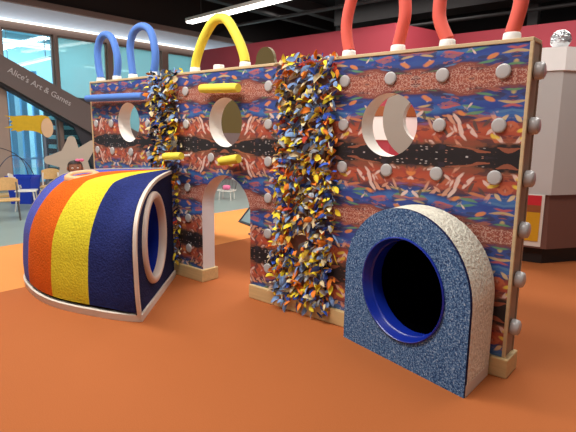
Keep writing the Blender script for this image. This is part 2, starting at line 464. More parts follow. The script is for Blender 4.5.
# things behind the clear glass: posts
def lobby_post(y, lb):
    t = thing('lobby_post', lb, 'post', (-13.0, y, 0))
    bm = NB(); box(bm, -.06, .06, -.07, .07, 0, 2.9, .01); mesh('shaft', bm, M['lblue'], t)
    bm = NB(); box(bm, -.1, .1, -.12, .12, 0, .04, .005); mesh('foot', bm, M['lblue'], t)
lobby_post(2.20, 'light blue post behind the clear glass, nearer the beige column')
lobby_post(2.50, 'light blue post behind the clear glass, in the middle of the pane')
lobby_post(2.80, 'light blue post behind the clear glass, beside the window mullion')
for z, lb in ((1.57, 'upper thin light blue rail crossing the posts behind the glass'), (.64, 'lower thin light blue rail crossing the posts behind the glass')):
    bm = NB(); box(bm, -12.92, -12.88, 1.72, 2.95, z-.025, z+.025)
    tag(mesh('guard_rail', bm, M['lblue']), lb, 'railing')
bm = NB(); box(bm, -15.2, -14.6, 2.55, 3.05, 0, 2.75, .02)
cab = tag(mesh('lobby_cabinet', bm, M['cyan']), 'tall blue cabinet standing in the room behind the glass', 'cabinet')
bm = NB(); box(bm, -14.6, -14.58, 2.62, 2.78, 2.3, 2.62); mesh('notice', bm, plain('lime_notice', (150, 224, 90), .6), cab, label='lime green notice')

# staircase with the sign along its side
t = thing('staircase', 'dark staircase with a taupe lettered side board in front of the glass', 'staircase', (0, 0, 0))
sl = lambda y: 3.048-(y-1.487)*(3.048-2.009)/(3.579-1.487)
th = lambda y: .56+(y-1.487)*.105
bm = NB()
plate(bm, [(.3, sl(.3)), (5.3, sl(5.3)), (5.3, max(0, sl(5.3)-.8)), (.3, sl(.3)-.55)], [], lambda a, b: (-11.5, a, b), (-.08, 0, 0), 0, 0)
mesh('side_board', bm, M['stringer'], t)
bm = NB()
plate(bm, [(.3, sl(.3)-.45), (5.3, sl(5.3)-.68), (5.3, sl(5.3)-.86), (.3, sl(.3)-.6)], [], lambda a, b: (-11.585, a, b), (-.26, 0, 0), 0, 0)
mesh('soffit', bm, M['darkstair'], t)
bm = NB(); plate(bm, [(2.98, sl(2.98)-.5), (5.3, sl(5.3)-.74), (5.3, .0), (3.75, .0)], [], lambda a, b: (-11.60, a, b), (-.05, 0, 0), 0, 0)
mesh('under_panel', bm, M['darkstair'], t)
for k in range(10):
    y = .4+k*.5
    bm = NB(); box(bm, -11.84, -11.585, y, y+.5, sl(y)-.35, sl(y)-.3); mesh('tread', bm, M['tread'], t)
cu = bpy.data.curves.new('lettering', 'FONT'); cu.body = "Alice's Art & Games"; cu.size = .235; cu.extrude = .004
cu.space_character = 1.0
tmp = bpy.data.objects.new('lettering_source', cu); C.objects.link(tmp)
bpy.context.view_layer.update()
me = bpy.data.meshes.new_from_object(tmp.evaluated_get(bpy.context.evaluated_depsgraph_get()))
bpy.data.objects.remove(tmp); me.name = 'lettering'
xs = [v.co.x for v in me.vertices]; LW = max(xs)-min(xs)
lt = bpy.data.objects.new('lettering', me); me.materials.clear(); me.materials.append(M['letter']); put(lt, t)
ang = math.atan2(sl(3)-sl(1.6), 1.4)
a0 = Vector((-11.494, 1.60, 2.68)); k = 1.56/LW
dy = Vector((0, math.cos(ang), math.sin(ang))); dz = Vector((0, -math.sin(ang), math.cos(ang)))
mm = Matrix.Identity(4)
for i in range(3): mm[i][0] = dy[i]*k; mm[i][1] = dz[i]*k; mm[i][2] = (1, 0, 0)[i]; mm[i][3] = a0[i]
me.transform(mm); lt['label'] = 'pale lettering'
# second flight behind the frosted glass
t = thing('rear_staircase', 'dark flight with teal treads seen through the glass under the lettered board', 'staircase', (0, 0, 0))
bm = NB(); box(bm, -13.0, -12.9, 2.99, 5.4, .0, 2.15); mesh('soffit', bm, M['darkstair'], t)
for k in range(7):
    z = 1.90-k*.25
    bm = NB(); box(bm, -12.9, -12.45, 3.02, 3.75-k*.02, z, z+.10, .01); mesh('tread', bm, M['tread'], t)
bm = NB(); box(bm, -12.88, -12.46, 3.72, 3.80, 0, 2.1); mesh('support', bm, M['darkstair'], t)

# ducts and beams under the ceiling
def beam(name, label, cat, pts, r, mat, sq=True):
    bm = NB()
    if sq: box(bm, *pts, .01)
    else: sweep(bm, pts, r, 14)
    return tag(mesh(name, bm, mat, smooth=None if sq else 40), label, cat)
beam('ceiling_beam', 'grey steel beam along the ceiling nearest the glazed wall', 'beam', (-10.9, -10.65, -4, 12.8, 5.1, 5.6), 0, M['ductd'])
beam('ceiling_beam', 'second grey beam out from the glazed wall, above the lettered stairs', 'beam', (-10.15, -9.85, -4, 12.8, 5.25, 5.6), 0, M['duct'])
beam('ceiling_pipe', 'long grey pipe crossing the ceiling behind the white light strip', 'pipe', [(-11.8, 8.6, 4.75), (-3, 8.6, 4.75)], .05, M['duct'], False)
beam('ceiling_pipe', 'thin pipe above the crimson partition, lower of the crossing pipes', 'pipe', [(-11.3, 10.2, 4.35), (4, 10.2, 4.35)], .045, M['ductd'], False)
bm = NB(); box(bm, -9, 4, 10.6, 11.4, 4.75, 5.6); struct('trim_11', bm, M['ductd'])  # big air duct tight under the ceiling
for x, lb in ((-9.6, 'dark grey post rising above the crimson partition behind the yellow arch'), (-7.9, 'dark grey post rising above the crimson partition right of the yellow arch'), (-3.35, 'grey post above the crimson partition behind the right-hand coral arch')):
    beam('steel_post', lb, 'post', (x-.13, x+.13, 11.7, 11.96, 0, 5.6), 0, M['duct'])
beam('hanging_rod', 'thin rod hanging from the ceiling in front of the crimson partition', 'rod', [(-5.65, 6.4, 2.9), (-5.65, 6.4, 5.6)], .010, M['duct'], False)

# ------------------------------------------------------------------ climbing wall
T = .15
W = thing('climbing_wall', 'long play wall printed with busy painterly bands, knobs and porthole openings', 'play wall', (0, 0, 0))
PZ = .118
def arch_out(x0, x1):
    ax0, ax1 = -2.847, -2.195; c = (ax0+ax1)/2; r = (ax1-ax0)/2; zc = 1.07-r
    o = [(x0, PZ), (ax0, PZ)] + [(c-r*math.cos(a), zc+r*math.sin(a)) for a in [PI*k/28 for k in range(29)]] + [(ax1, PZ), (x1, PZ), (x1, 2.0), (x0, 2.0)]
    return o
fn = lambda a, b: (a, 0, b)
bm = NB(); plate(bm, [(-1.40, PZ), (0, PZ), (0, 2.0), (-1.40, 2.0)], [circ(-.875, 1.524, .212, 56)], fn, (0, T, 0), 0, 2, 1)
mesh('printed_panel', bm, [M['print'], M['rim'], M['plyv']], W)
bm = NB(); plate(bm, arch_out(-3.22, -1.82), [circ(-2.51, 1.540, .216, 56)], fn, (0, T, 0), 0, 2, 1)
mesh('printed_panel', bm, [M['print'], M['rim'], M['jamb']], W)
bm = NB(); plate(bm, [(-4.84, PZ), (-3.50, PZ), (-3.50, 2.0), (-4.84, 2.0)], [circ(-4.06, 1.540, .210, 56)], fn, (0, T, 0), 0, 2, 1)
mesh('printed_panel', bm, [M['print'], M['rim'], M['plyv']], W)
# wooden edges
for a, b in ((-1.40, 0.004), (-3.22, -1.82), (-4.845, -3.50)):
    bm = NB(); box(bm, a, b, -.006, T+.006, 1.984, 2.006, .003); mesh('top_rail', bm, M['ply'], W)
bm = NB(); box(bm, -.014, .006, -.007, .012, PZ, 1.984, .003); mesh('edge_strip', bm, M['ply'], W, label='pale wooden edge strip')
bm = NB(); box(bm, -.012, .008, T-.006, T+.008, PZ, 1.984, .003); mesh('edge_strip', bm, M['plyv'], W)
bm = NB(); box(bm, -4.848, -4.826, -.007, .012, PZ, 1.984, .003); mesh('edge_strip', bm, M['ply'], W)
for a, b in ((-4.88, -2.825), (-2.19, .03)):
    bm = NB(); box(bm, a, b, -.028, T+.028, 0, .124, .008); mesh('plinth', bm, M['plinth'], W, label='blonde wood plinth')
# knobs
kb = NB(); lathe(kb, [(0, .0150), (.034, .0148), (.043, .0130), (.0465, .009), (.0475, .004), (.046, 0), (.0, 0)], 22)
knob0 = mesh('knob', kb, M['knob'], W, smooth=50)
first = [True]
def knob(x, z, rot, y=0, sc=1):
    o = knob0 if first[0] else knob0.copy()
    if not first[0]: C.objects.link(o)
    first[0] = False
    o.location = (x, y, z); o.rotation_euler = rot; o.scale = (sc, sc, sc*(3.0 if sc > 1 else 1.0)); o.parent = W
FR = (R(90), 0, 0); BK = (R(-90), 0, 0)
zr = lambda k: .305*k
spots = [(x, k) for x in (-.145, -.51, -.872, -1.238) for k in (4, 5, 6) if not (x == -.872 and k == 5)]
spots += [(-1.98, k) for k in range(1, 7)] + [(-3.055, k) for k in (1, 2, 3, 5, 6)] + [(-2.70, 4)]
spots += [(-4.74, 4), (-4.74, 5), (-4.41, 4), (-4.41, 5), (-4.03, 4), (-3.69, 4), (-3.69, 5)]
for x, k in spots: knob(x, zr(k), FR, -.001, .93)
for k in range(1, 7): knob(.006, zr(k), (0, R(90), 0), .078, 1.06)
# sockets on the top edge
cb = NB(); lathe(cb, [(0, .045), (.043, .045), (.0475, .04), (.050, .012), (.052, 0), (0, 0)], 24)
cap0 = mesh('noodle_socket', cb, M['cap'], W, smooth=50)
for i, x in enumerate((-1.262, -.869, -.525, -.139, -3.0, -2.665, -2.327, -4.72, -4.372, -4.05, -3.665)):
    o = cap0 if i == 0 else cap0.copy()
    if i: C.objects.link(o)
    o.parent = W; o.location = (x, .072, 2.006)

# pool noodles
def noodle(label, pts, r, mat, group):
    pts = spline([(p[0], p[1] if len(p) == 3 else .072, p[-1]) for p in pts], 48)
    bm = NB(); sweep(bm, pts, r, 16)
    return tag(mesh('pool_noodle', bm, mat, smooth=50), label, 'pool noodle', group)
Z0 = 2.052
noodle('blue foam noodle arch at the far left end of the printed wall', [(-4.72, Z0), (-4.758, 2.20), (-4.760, 2.36), (-4.69, 2.48), (-4.56, 2.515), (-4.43, 2.45), (-4.35, 2.28), (-4.345, 2.15), (-4.372, Z0)], .040, M['nblue'], 'noodle arches on the wall top')
noodle('blue foam noodle arch beside the left rag curtain', [(-4.05, Z0), (-4.075, 2.2), (-4.08, 2.36), (-3.995, 2.485), (-3.845, 2.52), (-3.70, 2.455), (-3.635, 2.28), (-3.635, 2.15), (-3.665, Z0)], .039, M['nblue'], 'noodle arches on the wall top')
noodle('yellow foam noodle arch over the middle panel', [(-3.0, Z0), (-2.965, 2.15), (-2.87, 2.30), (-2.745, 2.42), (-2.645, 2.447), (-2.54, 2.41), (-2.415, 2.25), (-2.35, 2.13), (-2.327, Z0)], .043, M['nyellow'], 'noodle arches on the wall top')
noodle('coral red noodle arch, the one nearer the wide rag curtain', [(-1.262, Z0), (-1.285, 2.15), (-1.288, 2.26), (-1.245, 2.42), (-1.16, 2.56), (-1.06, 2.62), (-.95, 2.56), (-.855, 2.42), (-.828, 2.26), (-.845, 2.15), (-.869, Z0)], .041, M['nred'], 'noodle arches on the wall top')
noodle('coral red noodle arch at the near right end of the wall', [(-.525, Z0), (-.575, 2.15), (-.592, 2.24), (-.57, 2.4), (-.46, 2.56), (-.34, 2.61), (-.22, 2.55), (-.12, 2.4), (-.104, 2.24), (-.115, 2.15), (-.139, Z0)], .041, M['nred'], 'noodle arches on the wall top')
def bar(label, x0, z0, x1, z1, r, mat, y=None):
    y = y or -r-.034
    n = 9
    pts = [(x0+(x1-x0)*k/n, y, z0+(z1-z0)*k/n) for k in range(n+1)]
    bm = NB(); sweep(bm, pts, [r*.9]+[r]*(n-1)+[r*.9], 18)
    o = tag(mesh('pool_noodle', bm, mat, smooth=50), label, 'pool noodle', 'short noodle bars on the wall face')
    for s in (.15, .85):
        bm = NB(); sweep(bm, [(x0+(x1-x0)*s, 0, z0+(z1-z0)*s), (x0+(x1-x0)*s, y, z0+(z1-z0)*s)], .014, 8)
        mesh('mounting_peg', bm, M['cap'], o, label='white mounting peg')
bar('long blue foam bar lying level across the left panel', -4.79, 1.81, -3.65, 1.80, .040, M['nblue'])
bar('yellow foam bar under the yellow arch above the middle porthole', -2.74, 1.835, -2.26, 1.823, .040, M['nyellow'])
bar('short yellow foam bar directly over the arched doorway', -2.49, 1.20, -2.26, 1.235, .040, M['nyellow'])
bar('short yellow foam bar beside the left rag curtain above the striped tunnel', -3.25, 1.212, -2.98, 1.228, .036, M['nyellow'], -.125)

# rag curtains
def rag_mesh(bm, p, L, w, d, mi, rnd):
    d = Vector(d).normalized()
    side = d.cross(Vector((rnd.uniform(-1, 1), rnd.uniform(-1, 1), rnd.uniform(-1, 1)))).normalized()
    prev = None; q = Vector(p); n = 4
    wd = [.6, .95, 1.0, .7, .12]
    dirn = d.copy()
    for k in range(n+1):
        nn = side.cross(dirn).normalized()
        a = bm.verts.new(q-side*w*.5*wd[k]); c = bm.verts.new(q+nn*w*.22*wd[k]); b = bm.verts.new(q+side*w*.5*wd[k])
        if prev:
            for f in ((prev[0], prev[1], c, a), (prev[1], prev[2], b, c)):
                ff = bm.faces.new(f); ff.material_index = mi; ff.smooth = True
        prev = (a, c, b)
        dirn = (dirn+Vector((rnd.uniform(-.35, .35), rnd.uniform(-.15, .35), -.30))).normalized()
        q = q+dirn*(L/n)
        side = (side-dirn*side.dot(dirn)).normalized()
def rag_curtain(label, edges, z0, z1, weights, gap, seed, n_rows):
    rnd = random.Random(seed)
    xm = (edges(1.0)[0]+edges(1.0)[1])/2
    t = thing('rag_curtain', label, 'rag curtain', (xm, 0, 0))
    bk = NB(); box(bk, edges(1)[2]-xm, edges(1)[3]-xm, .012, .135, .13, 1.985); mesh('backing_board', bk, M['back'], t)
    items = []
    for r in range(n_rows):
        z = z0+(z1-z0)*(r+.5)/n_rows
        a, b = edges(z)[:2]; m = int((b-a)/.026)
        for i in range(m):
            x = a+(b-a)*(i+rnd.random())/m; zz = z+rnd.uniform(-.025, .025)
            if seed == 5 and (abs(zz-1.24) < .05 and x > -3.28 or abs(zz-1.82) < .05 and x < -3.62): continue
            if gap and (x-gap[0])**2/gap[2]**2+(zz-gap[1])**2/gap[3]**2 < 1: continue
            L = rnd.uniform(.05, .10); w = rnd.uniform(.026, .050)
            ci = rnd.choices(range(len(RN)), weights(x, zz))[0]
            d = (rnd.uniform(-.9, .9), -rnd.uniform(.35, 1.0), rnd.uniform(-.35, .9))
            items.append((L*w, (x-xm, -.004-rnd.uniform(0, .045), zz), L, w, d, ci))
    # top fringe pokes over the upper edge
    a, b = edges(2)[:2]
    for i in range(int((b-a)/.016)):
        x = a+(b-a)*rnd.random()
        items.append((.001, (x-xm, rnd.uniform(-.03, .10), 2.0), rnd.uniform(.04, .085), rnd.uniform(.025, .04), (rnd.uniform(-.7, .7), rnd.uniform(-.8, .3), rnd.uniform(.5, 1.2)), rnd.choices(range(len(RN)), weights(x, 2))[0]))
    order = sorted(range(len(items)), key=lambda i: -items[i][0]); big = set(order[:100])
    rest = NB()
    for i, it in enumerate(items):
        if i in big:
            b1 = NB(); rag_mesh(b1, it[1], it[2], it[3], it[4], 0, rnd)
            me = bpy.data.meshes.new('rag_strip'); b1.to_mesh(me); b1.free(); me.materials.append(RM[it[5]])
            put(bpy.data.objects.new('rag_strip', me), t)
        else: rag_mesh(rest, it[1], it[2], it[3], it[4], it[5], rnd)
    me = bpy.data.meshes.new('rag_fringe'); rest.to_mesh(me); rest.free()
    for m in RM: me.materials.append(m)
    o = put(bpy.data.objects.new('rag_fringe', me), t); o['kind'] = 'stuff'
    return t
#            royal slate grey yellow orange cream navy red gold sky charcoal
w_big = lambda x, z: (6+(z < .8)*7+(x > -1.5)*3, 12, 6, 15, 14, 11, 2+(x > -1.45)*6, 1.5, 6, 7, 2)
w_sml = lambda x, z: (6, 8, 7, 11 if z < 1.9 else 3, 6, 8, 9, 2, 8, 6 if z < 1.8 else 14, 10)
rag_curtain('wide bushy curtain of cloth scraps between the middle panel and the right panel', lambda z: (-1.87+(.02 if z > 1.5 else 0)-(.03 if z < .6 else 0), -1.285, -1.82, -1.40), .07, 2.0, w_big, (-1.63, .60, .075, .085), 3, 52)
rag_curtain('narrow curtain of cloth scraps rising behind the striped tunnel', lambda z: (-3.60 if z > 1.10 else -3.245, -3.15, -3.50, -3.22), .13, 2.0, w_sml, None, 5, 52)

# ------------------------------------------------------------------ striped tunnel (quarter-round)
ST = thing('striped_crawl_tunnel', 'rounded crawl tunnel with violet, orange, yellow and navy carpet stripes', 'crawl tunnel', (-3.255, 0, 0))
TH = [(-48.6, 1.28), (-69.4, 1.232), (-89, 1.258), (-112, 1.325), (-134, 1.45)]
def rad(a):
    P = TH
    for i in range(len(P)-1):
        if P[i][0] >= a >= P[i+1][0]:
            g = lambda k: P[max(0, min(len(P)-1, k))][1]
            t = (a-P[i][0])/(P[i+1][0]-P[i][0]); p0, p1, p2, p3 = g(i-1), g(i), g(i+1), g(i+2)
            return .5*((2*p1)+(p2-p0)*t+(2*p0-5*p1+4*p2-p3)*t*t+(3*p1-p0-3*p2+p3)*t**3)
    return P[0][1] if a > P[0][0] else P[-1][1]
# radial profile (fraction of the foot radius, height): fuller at the porthole side, softer round the front
PA = spline([(1.0, 0, .0), (1.035, 0, .175), (1.05, 0, .38), (1.052, 0, .578), (1.018, 0, .76), (.918, 0, .893), (.77, 0, .980), (.563, 0, 1.038), (.33, 0, 1.06), (.04, 0, 1.067)], 54)
PB = spline([(1.0, 0, .0), (1.008, 0, .2), (.998, 0, .40), (.98, 0, .56), (.935, 0, .72), (.855, 0, .88), (.77, 0, .985), (.68, 0, 1.045), (.45, 0, 1.078), (.04, 0, 1.088)], 54)
def prof(a):
    t = max(0, min(1, (-48.6-a)/14)); t = t*t*(3-2*t)
    return [(p.x+(q.x-p.x)*t, p.z+(q.z-p.z)*t) for p, q in zip(PA, PB)]
def sp(a, f, z, off=0):
    r = rad(a)*f+off; return (r*math.cos(R(a)), r*math.sin(R(a))-.03, z)
def stripe(a0, a1, mat, lb):
    bm = NB(); n = 12; g = []
    for i in range(n+1):
        a = a0+(a1-a0)*i/n; g.append([bm.verts.new(sp(a, f, z)) for f, z in prof(a)[3:]])
    for i in range(n):
        for j in range(len(g[0])-1): bm.faces.new((g[i][j], g[i+1][j], g[i+1][j+1], g[i][j+1]))
    mesh('carpet_stripe', bm, mat, ST, smooth=60, label=lb)
stripe(-48.6, -69.4, M['cblue'], 'navy carpet stripe')
stripe(-69.4, -89, M['cyellow'], 'yellow carpet stripe')
stripe(-89, -112, M['corange'], 'orange carpet stripe')
stripe(-112, -134, M['cviolet'], 'violet blue carpet stripe')
# base trim along the curved foot
bm = NB(); n = 36; rows = []
for i in range(n+1):
    a = -48.6+(-134+48.6)*i/n
    rows.append([bm.verts.new(sp(a, 1, z, o)) for o, z in ((-.02, 0), (.014, 0), (.020, .055), (.008, .062), (-.02, .062))])
for i in range(n):
    for j in range(5): bm.faces.new((rows[i][j], rows[i+1][j], rows[i+1][(j+1) % 5], rows[i][(j+1) % 5]))
bm.faces.new(rows[0]); bm.faces.new(rows[-1][::-1])
mesh('base_trim', bm, M['trim'], ST)
for a, nm in ((-48.6, 1), (-134, 0)):
    d = Vector((math.cos(R(a)), math.sin(R(a)), 0)); nrm = Vector((-d.y, d.x, 0))*(1 if nm else -1); k = rad(a)
    out = [(.04*k, 0.0)] + [(f*k, z) for f, z in prof(a)]
    ring_c = (.80, .565)
    bm = NB()
    plate(bm, out, [circ(*ring_c, .325, 48, .348)] if nm else [], lambda s, z: tuple(d*s+Vector((0, -.03, z))), -nrm*.03, 0, 0, 0)
    mesh('side_panel', bm, M['cnavy'], ST, label='dark navy side panel')
    # edge trim following the profile
    bm = NB(); pr = [(f*k, z) for f, z in prof(a)]
    rr = []
    for i, (s, z) in enumerate(pr):
        q0 = Vector(pr[max(0, i-1)]); q1 = Vector(pr[min(len(pr)-1, i+1)]); tg = (q1-q0).normalized(); nn = Vector((tg.y, -tg.x))
        rr.append([bm.verts.new(d*(s+nn.x*o)+Vector((0, -.03, z+nn.y*o))+nrm*h) for o, h in ((-.022, .0), (-.022, .010), (.008, .010), (.008, -.018), (-.006, -.018))])
    for i in range(len(rr)-1):
        for j in range(5): bm.faces.new((rr[i][j], rr[i+1][j], rr[i+1][(j+1) % 5], rr[i][(j+1) % 5]))
    bm.faces.new(rr[0]); bm.faces.new(rr[-1][::-1])
    mesh('edge_trim', bm, M['trim'], ST, label='cream edge trim')
    bm = NB(); box(bm, .04*k, k+.012, -.02, .018, 0, .06, .004, M=Matrix(((d.x, nrm.x, 0, 0), (d.y, nrm.y, 0, -.03), (0, 0, 1, 0), (0, 0, 0, 1))))
    mesh('base_trim', bm, M['trim'], ST)
    if nm:
        # moulded ring and the blue tube behind it
        MX = Matrix(((d.x, 0, nrm.x, d.x*ring_c[0]), (d.y, 0, nrm.y, d.y*ring_c[0]-.03), (0, 1, 0, ring_c[1]), (0, 0, 0, 1)))
        bm = NB(); lathe(bm, [(.312, -.035), (.311, .02), (.314, .026), (.322, .032), (.340, .033), (.358, .026), (.366, .016), (.368, .0)], 56, MX @ Matrix.Diagonal((1, 1.07, 1, 1)))
        mesh('porthole_ring', bm, M['pring'], ST, smooth=60, label='cream moulded ring')
        bm = NB(); lathe(bm, [(.313, -.035), (.306, -.30), (.27, -.31), (.0, -.31)], 56, MX @ Matrix.Diagonal((1, 1.07, 1, 1)))
        mesh('tunnel_tube', bm, M['tube'], ST, smooth=60, label='glossy blue inner tube')

# peach ring on the shoulder
a = -113; c0 = Vector(sp(a, .665, 1.035))+Vector((.04, .034, 0)); out = Vector((math.cos(R(a)), math.sin(R(a)), 0))
zz = (Vector((0, 0, 1))+out*.10+Vector((.9, -.42, 0))*.12).normalized(); xx = zz.cross(Vector((0, 1, 0))).normalized(); yy = zz.cross(xx)
MX = Matrix(((xx.x, yy.x, zz.x, c0.x), (xx.y, yy.y, zz.y, c0.y), (xx.z, yy.z, zz.z, c0.z), (0, 0, 0, 1)))
bm = NB(); lathe(bm, [(.09, -.02), (.09, .022), (.10, .032), (.13, .034), (.150, .024), (.156, .0), (.158, -.09)], 40, MX); mesh('top_ring', bm, M['peach'], ST, smooth=50, label='peach ring on the rounded top')
bm = NB(); lathe(bm, [(0, .002), (.092, .002)], 40, MX); mesh('ring_cap', bm, M['pring'], ST)

# ------------------------------------------------------------------ blue speckled tunnel
A = Vector((-1.07, -.166, 0)); B = Vector((-.08, -.415, 0)); dd = (B-A).normalized(); nn = Vector((dd.y, -dd.x, 0))
BT = thing('speckled_crawl_tunnel', 'blue speckled carpet crawl tunnel with cream arched back against the wall', 'crawl tunnel', (0, 0, 0))
Wd = (B-A).length; rr = Wd/2
arch = [(0, 0), (Wd, 0)] + [(rr+rr*math.cos(a), .505+rr*math.sin(a)) for a in [PI*k/40 for k in range(41)]]
hole = circ(.515, .50, .335, 64)
bm = NB(); plate(bm, arch, [hole], lambda s, z: tuple(A+dd*s+Vector((0, 0, z))), -nn*.02, 0, 1, 2)
mesh('front_panel', bm, [M['speck'], M['cnavy'], M['tube']], BT, label='blue speckled front panel')
bm = NB(); L = arch[1:]+[arch[0]]
pf = [A+dd*s-nn*.02+Vector((0, 0, z)) for s, z in L]
inset = Vector((0, 0, 0))
rows = [[bm.verts.new(p) for p in pf], [bm.verts.new(Vector((p.x, -.042, p.z))) for p in pf]]
for i in range(len(pf)-1): bm.faces.new((rows[0][i], rows[0][i+1], rows[1][i+1], rows[1][i]))
mesh('arched_cover', bm, M['ccream'], BT, smooth=50, label='cream carpet cover')
bm = NB()
box(bm, B.x-.02, B.x+.006, B.y+.012, -.042, 0, .075, .003); mesh('base_trim', bm, M['trim'], BT)
MX = Matrix(((dd.x, 0, nn.x, (A+dd*.515).x), (dd.y, 0, nn.y, (A+dd*.515).y), (0, 1, 0, .50), (0, 0, 0, 1)))
bm = NB(); lathe(bm, [(.338, -.02), (.338, .008), (.330, .012), (.322, .004), (.318, -.05), (.306, -.06)], 64, MX); mesh('porthole_ring', bm, M['tube'], BT, smooth=60, label='glossy blue porthole ring')
bm = NB(); lathe(bm, [(.318, -.05), (.312, -.06), (.310, -.15)], 64, MX); mesh('tunnel_tube', bm, M['tube'], BT, smooth=60)
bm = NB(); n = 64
# bore leading back to the wall, its deep shade painted in as black
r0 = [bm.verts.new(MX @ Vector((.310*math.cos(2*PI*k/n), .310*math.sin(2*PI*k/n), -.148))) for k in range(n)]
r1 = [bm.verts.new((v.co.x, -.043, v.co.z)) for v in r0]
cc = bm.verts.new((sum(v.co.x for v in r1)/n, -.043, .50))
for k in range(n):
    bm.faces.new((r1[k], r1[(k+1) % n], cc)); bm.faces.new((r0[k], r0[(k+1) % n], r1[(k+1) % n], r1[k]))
mesh('tunnel_shade_end', bm, M['tubeshade'], BT, label='tunnel end painted black as shade')

# ------------------------------------------------------------------ octagonal booth
bc = Vector((-1.107, 3.897, 0))
BA = -55.9
BO = thing('octagonal_booth', 'grey and maroon octagonal booth behind the right end of the wall', 'booth', bc)
def octo(bm, r0, r1, z0, z1, a0=BA, skip=(), mi=0):
    lo = [bm.verts.new((r0*math.cos(R(a0+45*k)), r0*math.sin(R(a0+45*k)), z0)) for k in range(8)]
    hi = [bm.verts.new((r1*math.cos(R(a0+45*k)), r1*math.sin(R(a0+45*k)), z1)) for k in range(8)]
    for k in range(8):
        if k in skip: continue
        f = bm.faces.new((lo[k], lo[(k+1) % 8], hi[(k+1) % 8], hi[k])); f.material_index = mi
    bm.faces.new(lo[::-1]); bm.faces.new(hi)
    return bm
bm = NB(); octo(bm, 1.06, 1.06, .80, 2.14); mesh('upper_drum', bm, M['boothgrey'], BO)
bm = NB(); octo(bm, 1.085, 1.085, 2.14, 2.38); mesh('cap', bm, M['boothcap'], BO)
bm = NB(); octo(bm, 1.08, 1.02, .19, .80); mesh('pedestal', bm, M['boothbrown'], BO)
bm = NB(); octo(bm, .98, .98, 0, .19); mesh('plinth', bm, M['black'], BO)
# display on the left facet
a0 = R(BA); a1 = R(BA-45)
v0 = Vector((1.075*math.cos(a0), 1.075*math.sin(a0), 0)); v1 = Vector((1.075*math.cos(a1), 1.075*math.sin(a1), 0))
e = (v1-v0).normalized(); fnrm = Vector((math.cos(R(BA-22.5)), math.sin(R(BA-22.5)), 0))
FM = lambda: Matrix(((e.x, fnrm.x, 0, v0.x), (e.y, fnrm.y, 0, v0.y), (0, 0, 1, 0), (0, 0, 0, 1)))
dp = NB(); box(dp, .06, .78, -.06, .012, .21, .80, 0, M=FM()); disp = mesh('display_frame', dp, M['offwhite'], BO, label='white display frame')
dp = NB(); box(dp, .09, .75, .005, .02, .27, .60, 0, M=FM()); mesh('display_panel', dp, M['dyellow'], disp, label='yellow display panel')
dp = NB(); box(dp, .09, .75, .005, .02, .68, .79, 0, M=FM()); mesh('header_strip', dp, M['dred'], disp, label='red header strip')
dp = NB(); box(dp, .09, .75, .005, .02, .60, .68, 0, M=FM()); mesh('middle_strip', dp, M['brown'], disp, label='brown strip')
bm = NB(); bmesh.ops.create_icosphere(bm, subdivisions=4, radius=.105)
rnd = random.Random(2)
for v in bm.verts: v.co *= 1+.06*math.sin(v.co.x*60+2)*math.sin(v.co.y*50)*math.cos(v.co.z*55)+rnd.uniform(-.015, .015)
o = tag(mesh('foil_ball', bm, M['foil']), 'crumpled silver ball sitting on the booth cap', 'ball'); o.location = (-.62, 3.22, 2.488)

# ------------------------------------------------------------------ things behind the wall
t = thing('ring_panel', 'warm grey ring board seen through the right porthole', 'play panel', (-1.384, 1.5, 0))
bm = NB(); plate(bm, circ(0, 1.61, .408, 56), [circ(.045, 1.60, .225, 40)], lambda a, b: (a, 0, b), (0, .06, 0), 0, 1, 1); mesh('ring', bm, [M['greyplate'], M['rim']], t)
bm = NB(); box(bm, -.05, .05, .0, .06, .03, 1.24, .004); mesh('post', bm, M['greyplate'], t)
bm = NB(); box(bm, -.25, .25, -.17, .23, 0, .03, .005); mesh('base', bm, M['greyplate'], t)
t = thing('cutout_panel', 'olive cut-out board with a rounded top standing behind the middle of the wall', 'play panel', (-3.95, 2.0, 0))
ol = [(.30, 1.42), (.30, 2.15)] + [(.03+.165*math.cos(a), 2.40+.165*math.sin(a)) for a in [PI*k/16 for k in range(17)]] + [(-.2, 2.2), (-.8, 2.2), (-.98, 2.0), (-.98, 1.42)]
bm = NB(); plate(bm, ol, [], lambda a, b: (a, 0, b), (0, .05, 0), 0, 0); mesh('board', bm, M['olive'], t)
bm = NB(); box(bm, -.98, .30, .0, .05, 1.1, 1.42); mesh('lower_board', bm, M['mauve'], t, label='mauve grey lower board')
bm = NB(); box(bm, -.04, .06, .0, .05, .03, 1.1); mesh('post', bm, M['mauve'], t)
bm = NB(); box(bm, -.14, .24, -.15, .2, 0, .03, .004); mesh('base', bm, M['mauve'], t)

# leaning framed board seen through the doorway
t = thing('easel_board', 'dark framed board leaning back, seen through the arched doorway', 'easel', (-4.90, 2.44, 0), R(-18))
TM = Matrix.Rotation(R(-42), 4, 'X')
bm = NB(); plate(bm, [(0, 0), (.46, 0), (.46, .46), (0, .46)], [[(.035, .035), (.425, .035), (.425, .425), (.035, .425)]], lambda a, b: (a, -.015, b), (0, .03, 0), 0, 0, 0)
bmesh.ops.transform(bm, matrix=TM, verts=bm.verts[:]); mesh('frame', bm, M['frameb'], t)
bm = NB(); box(bm, .03, .43, -.005, .008, .03, .43); bmesh.ops.transform(bm, matrix=TM, verts=bm.verts[:]); mesh('board', bm, M['screen'], t)
bm = NB(); sweep(bm, [(.23, .27, .30), (.23, .46, .0)], .012, 8); mesh('rear_leg', bm, M['frameb'], t)

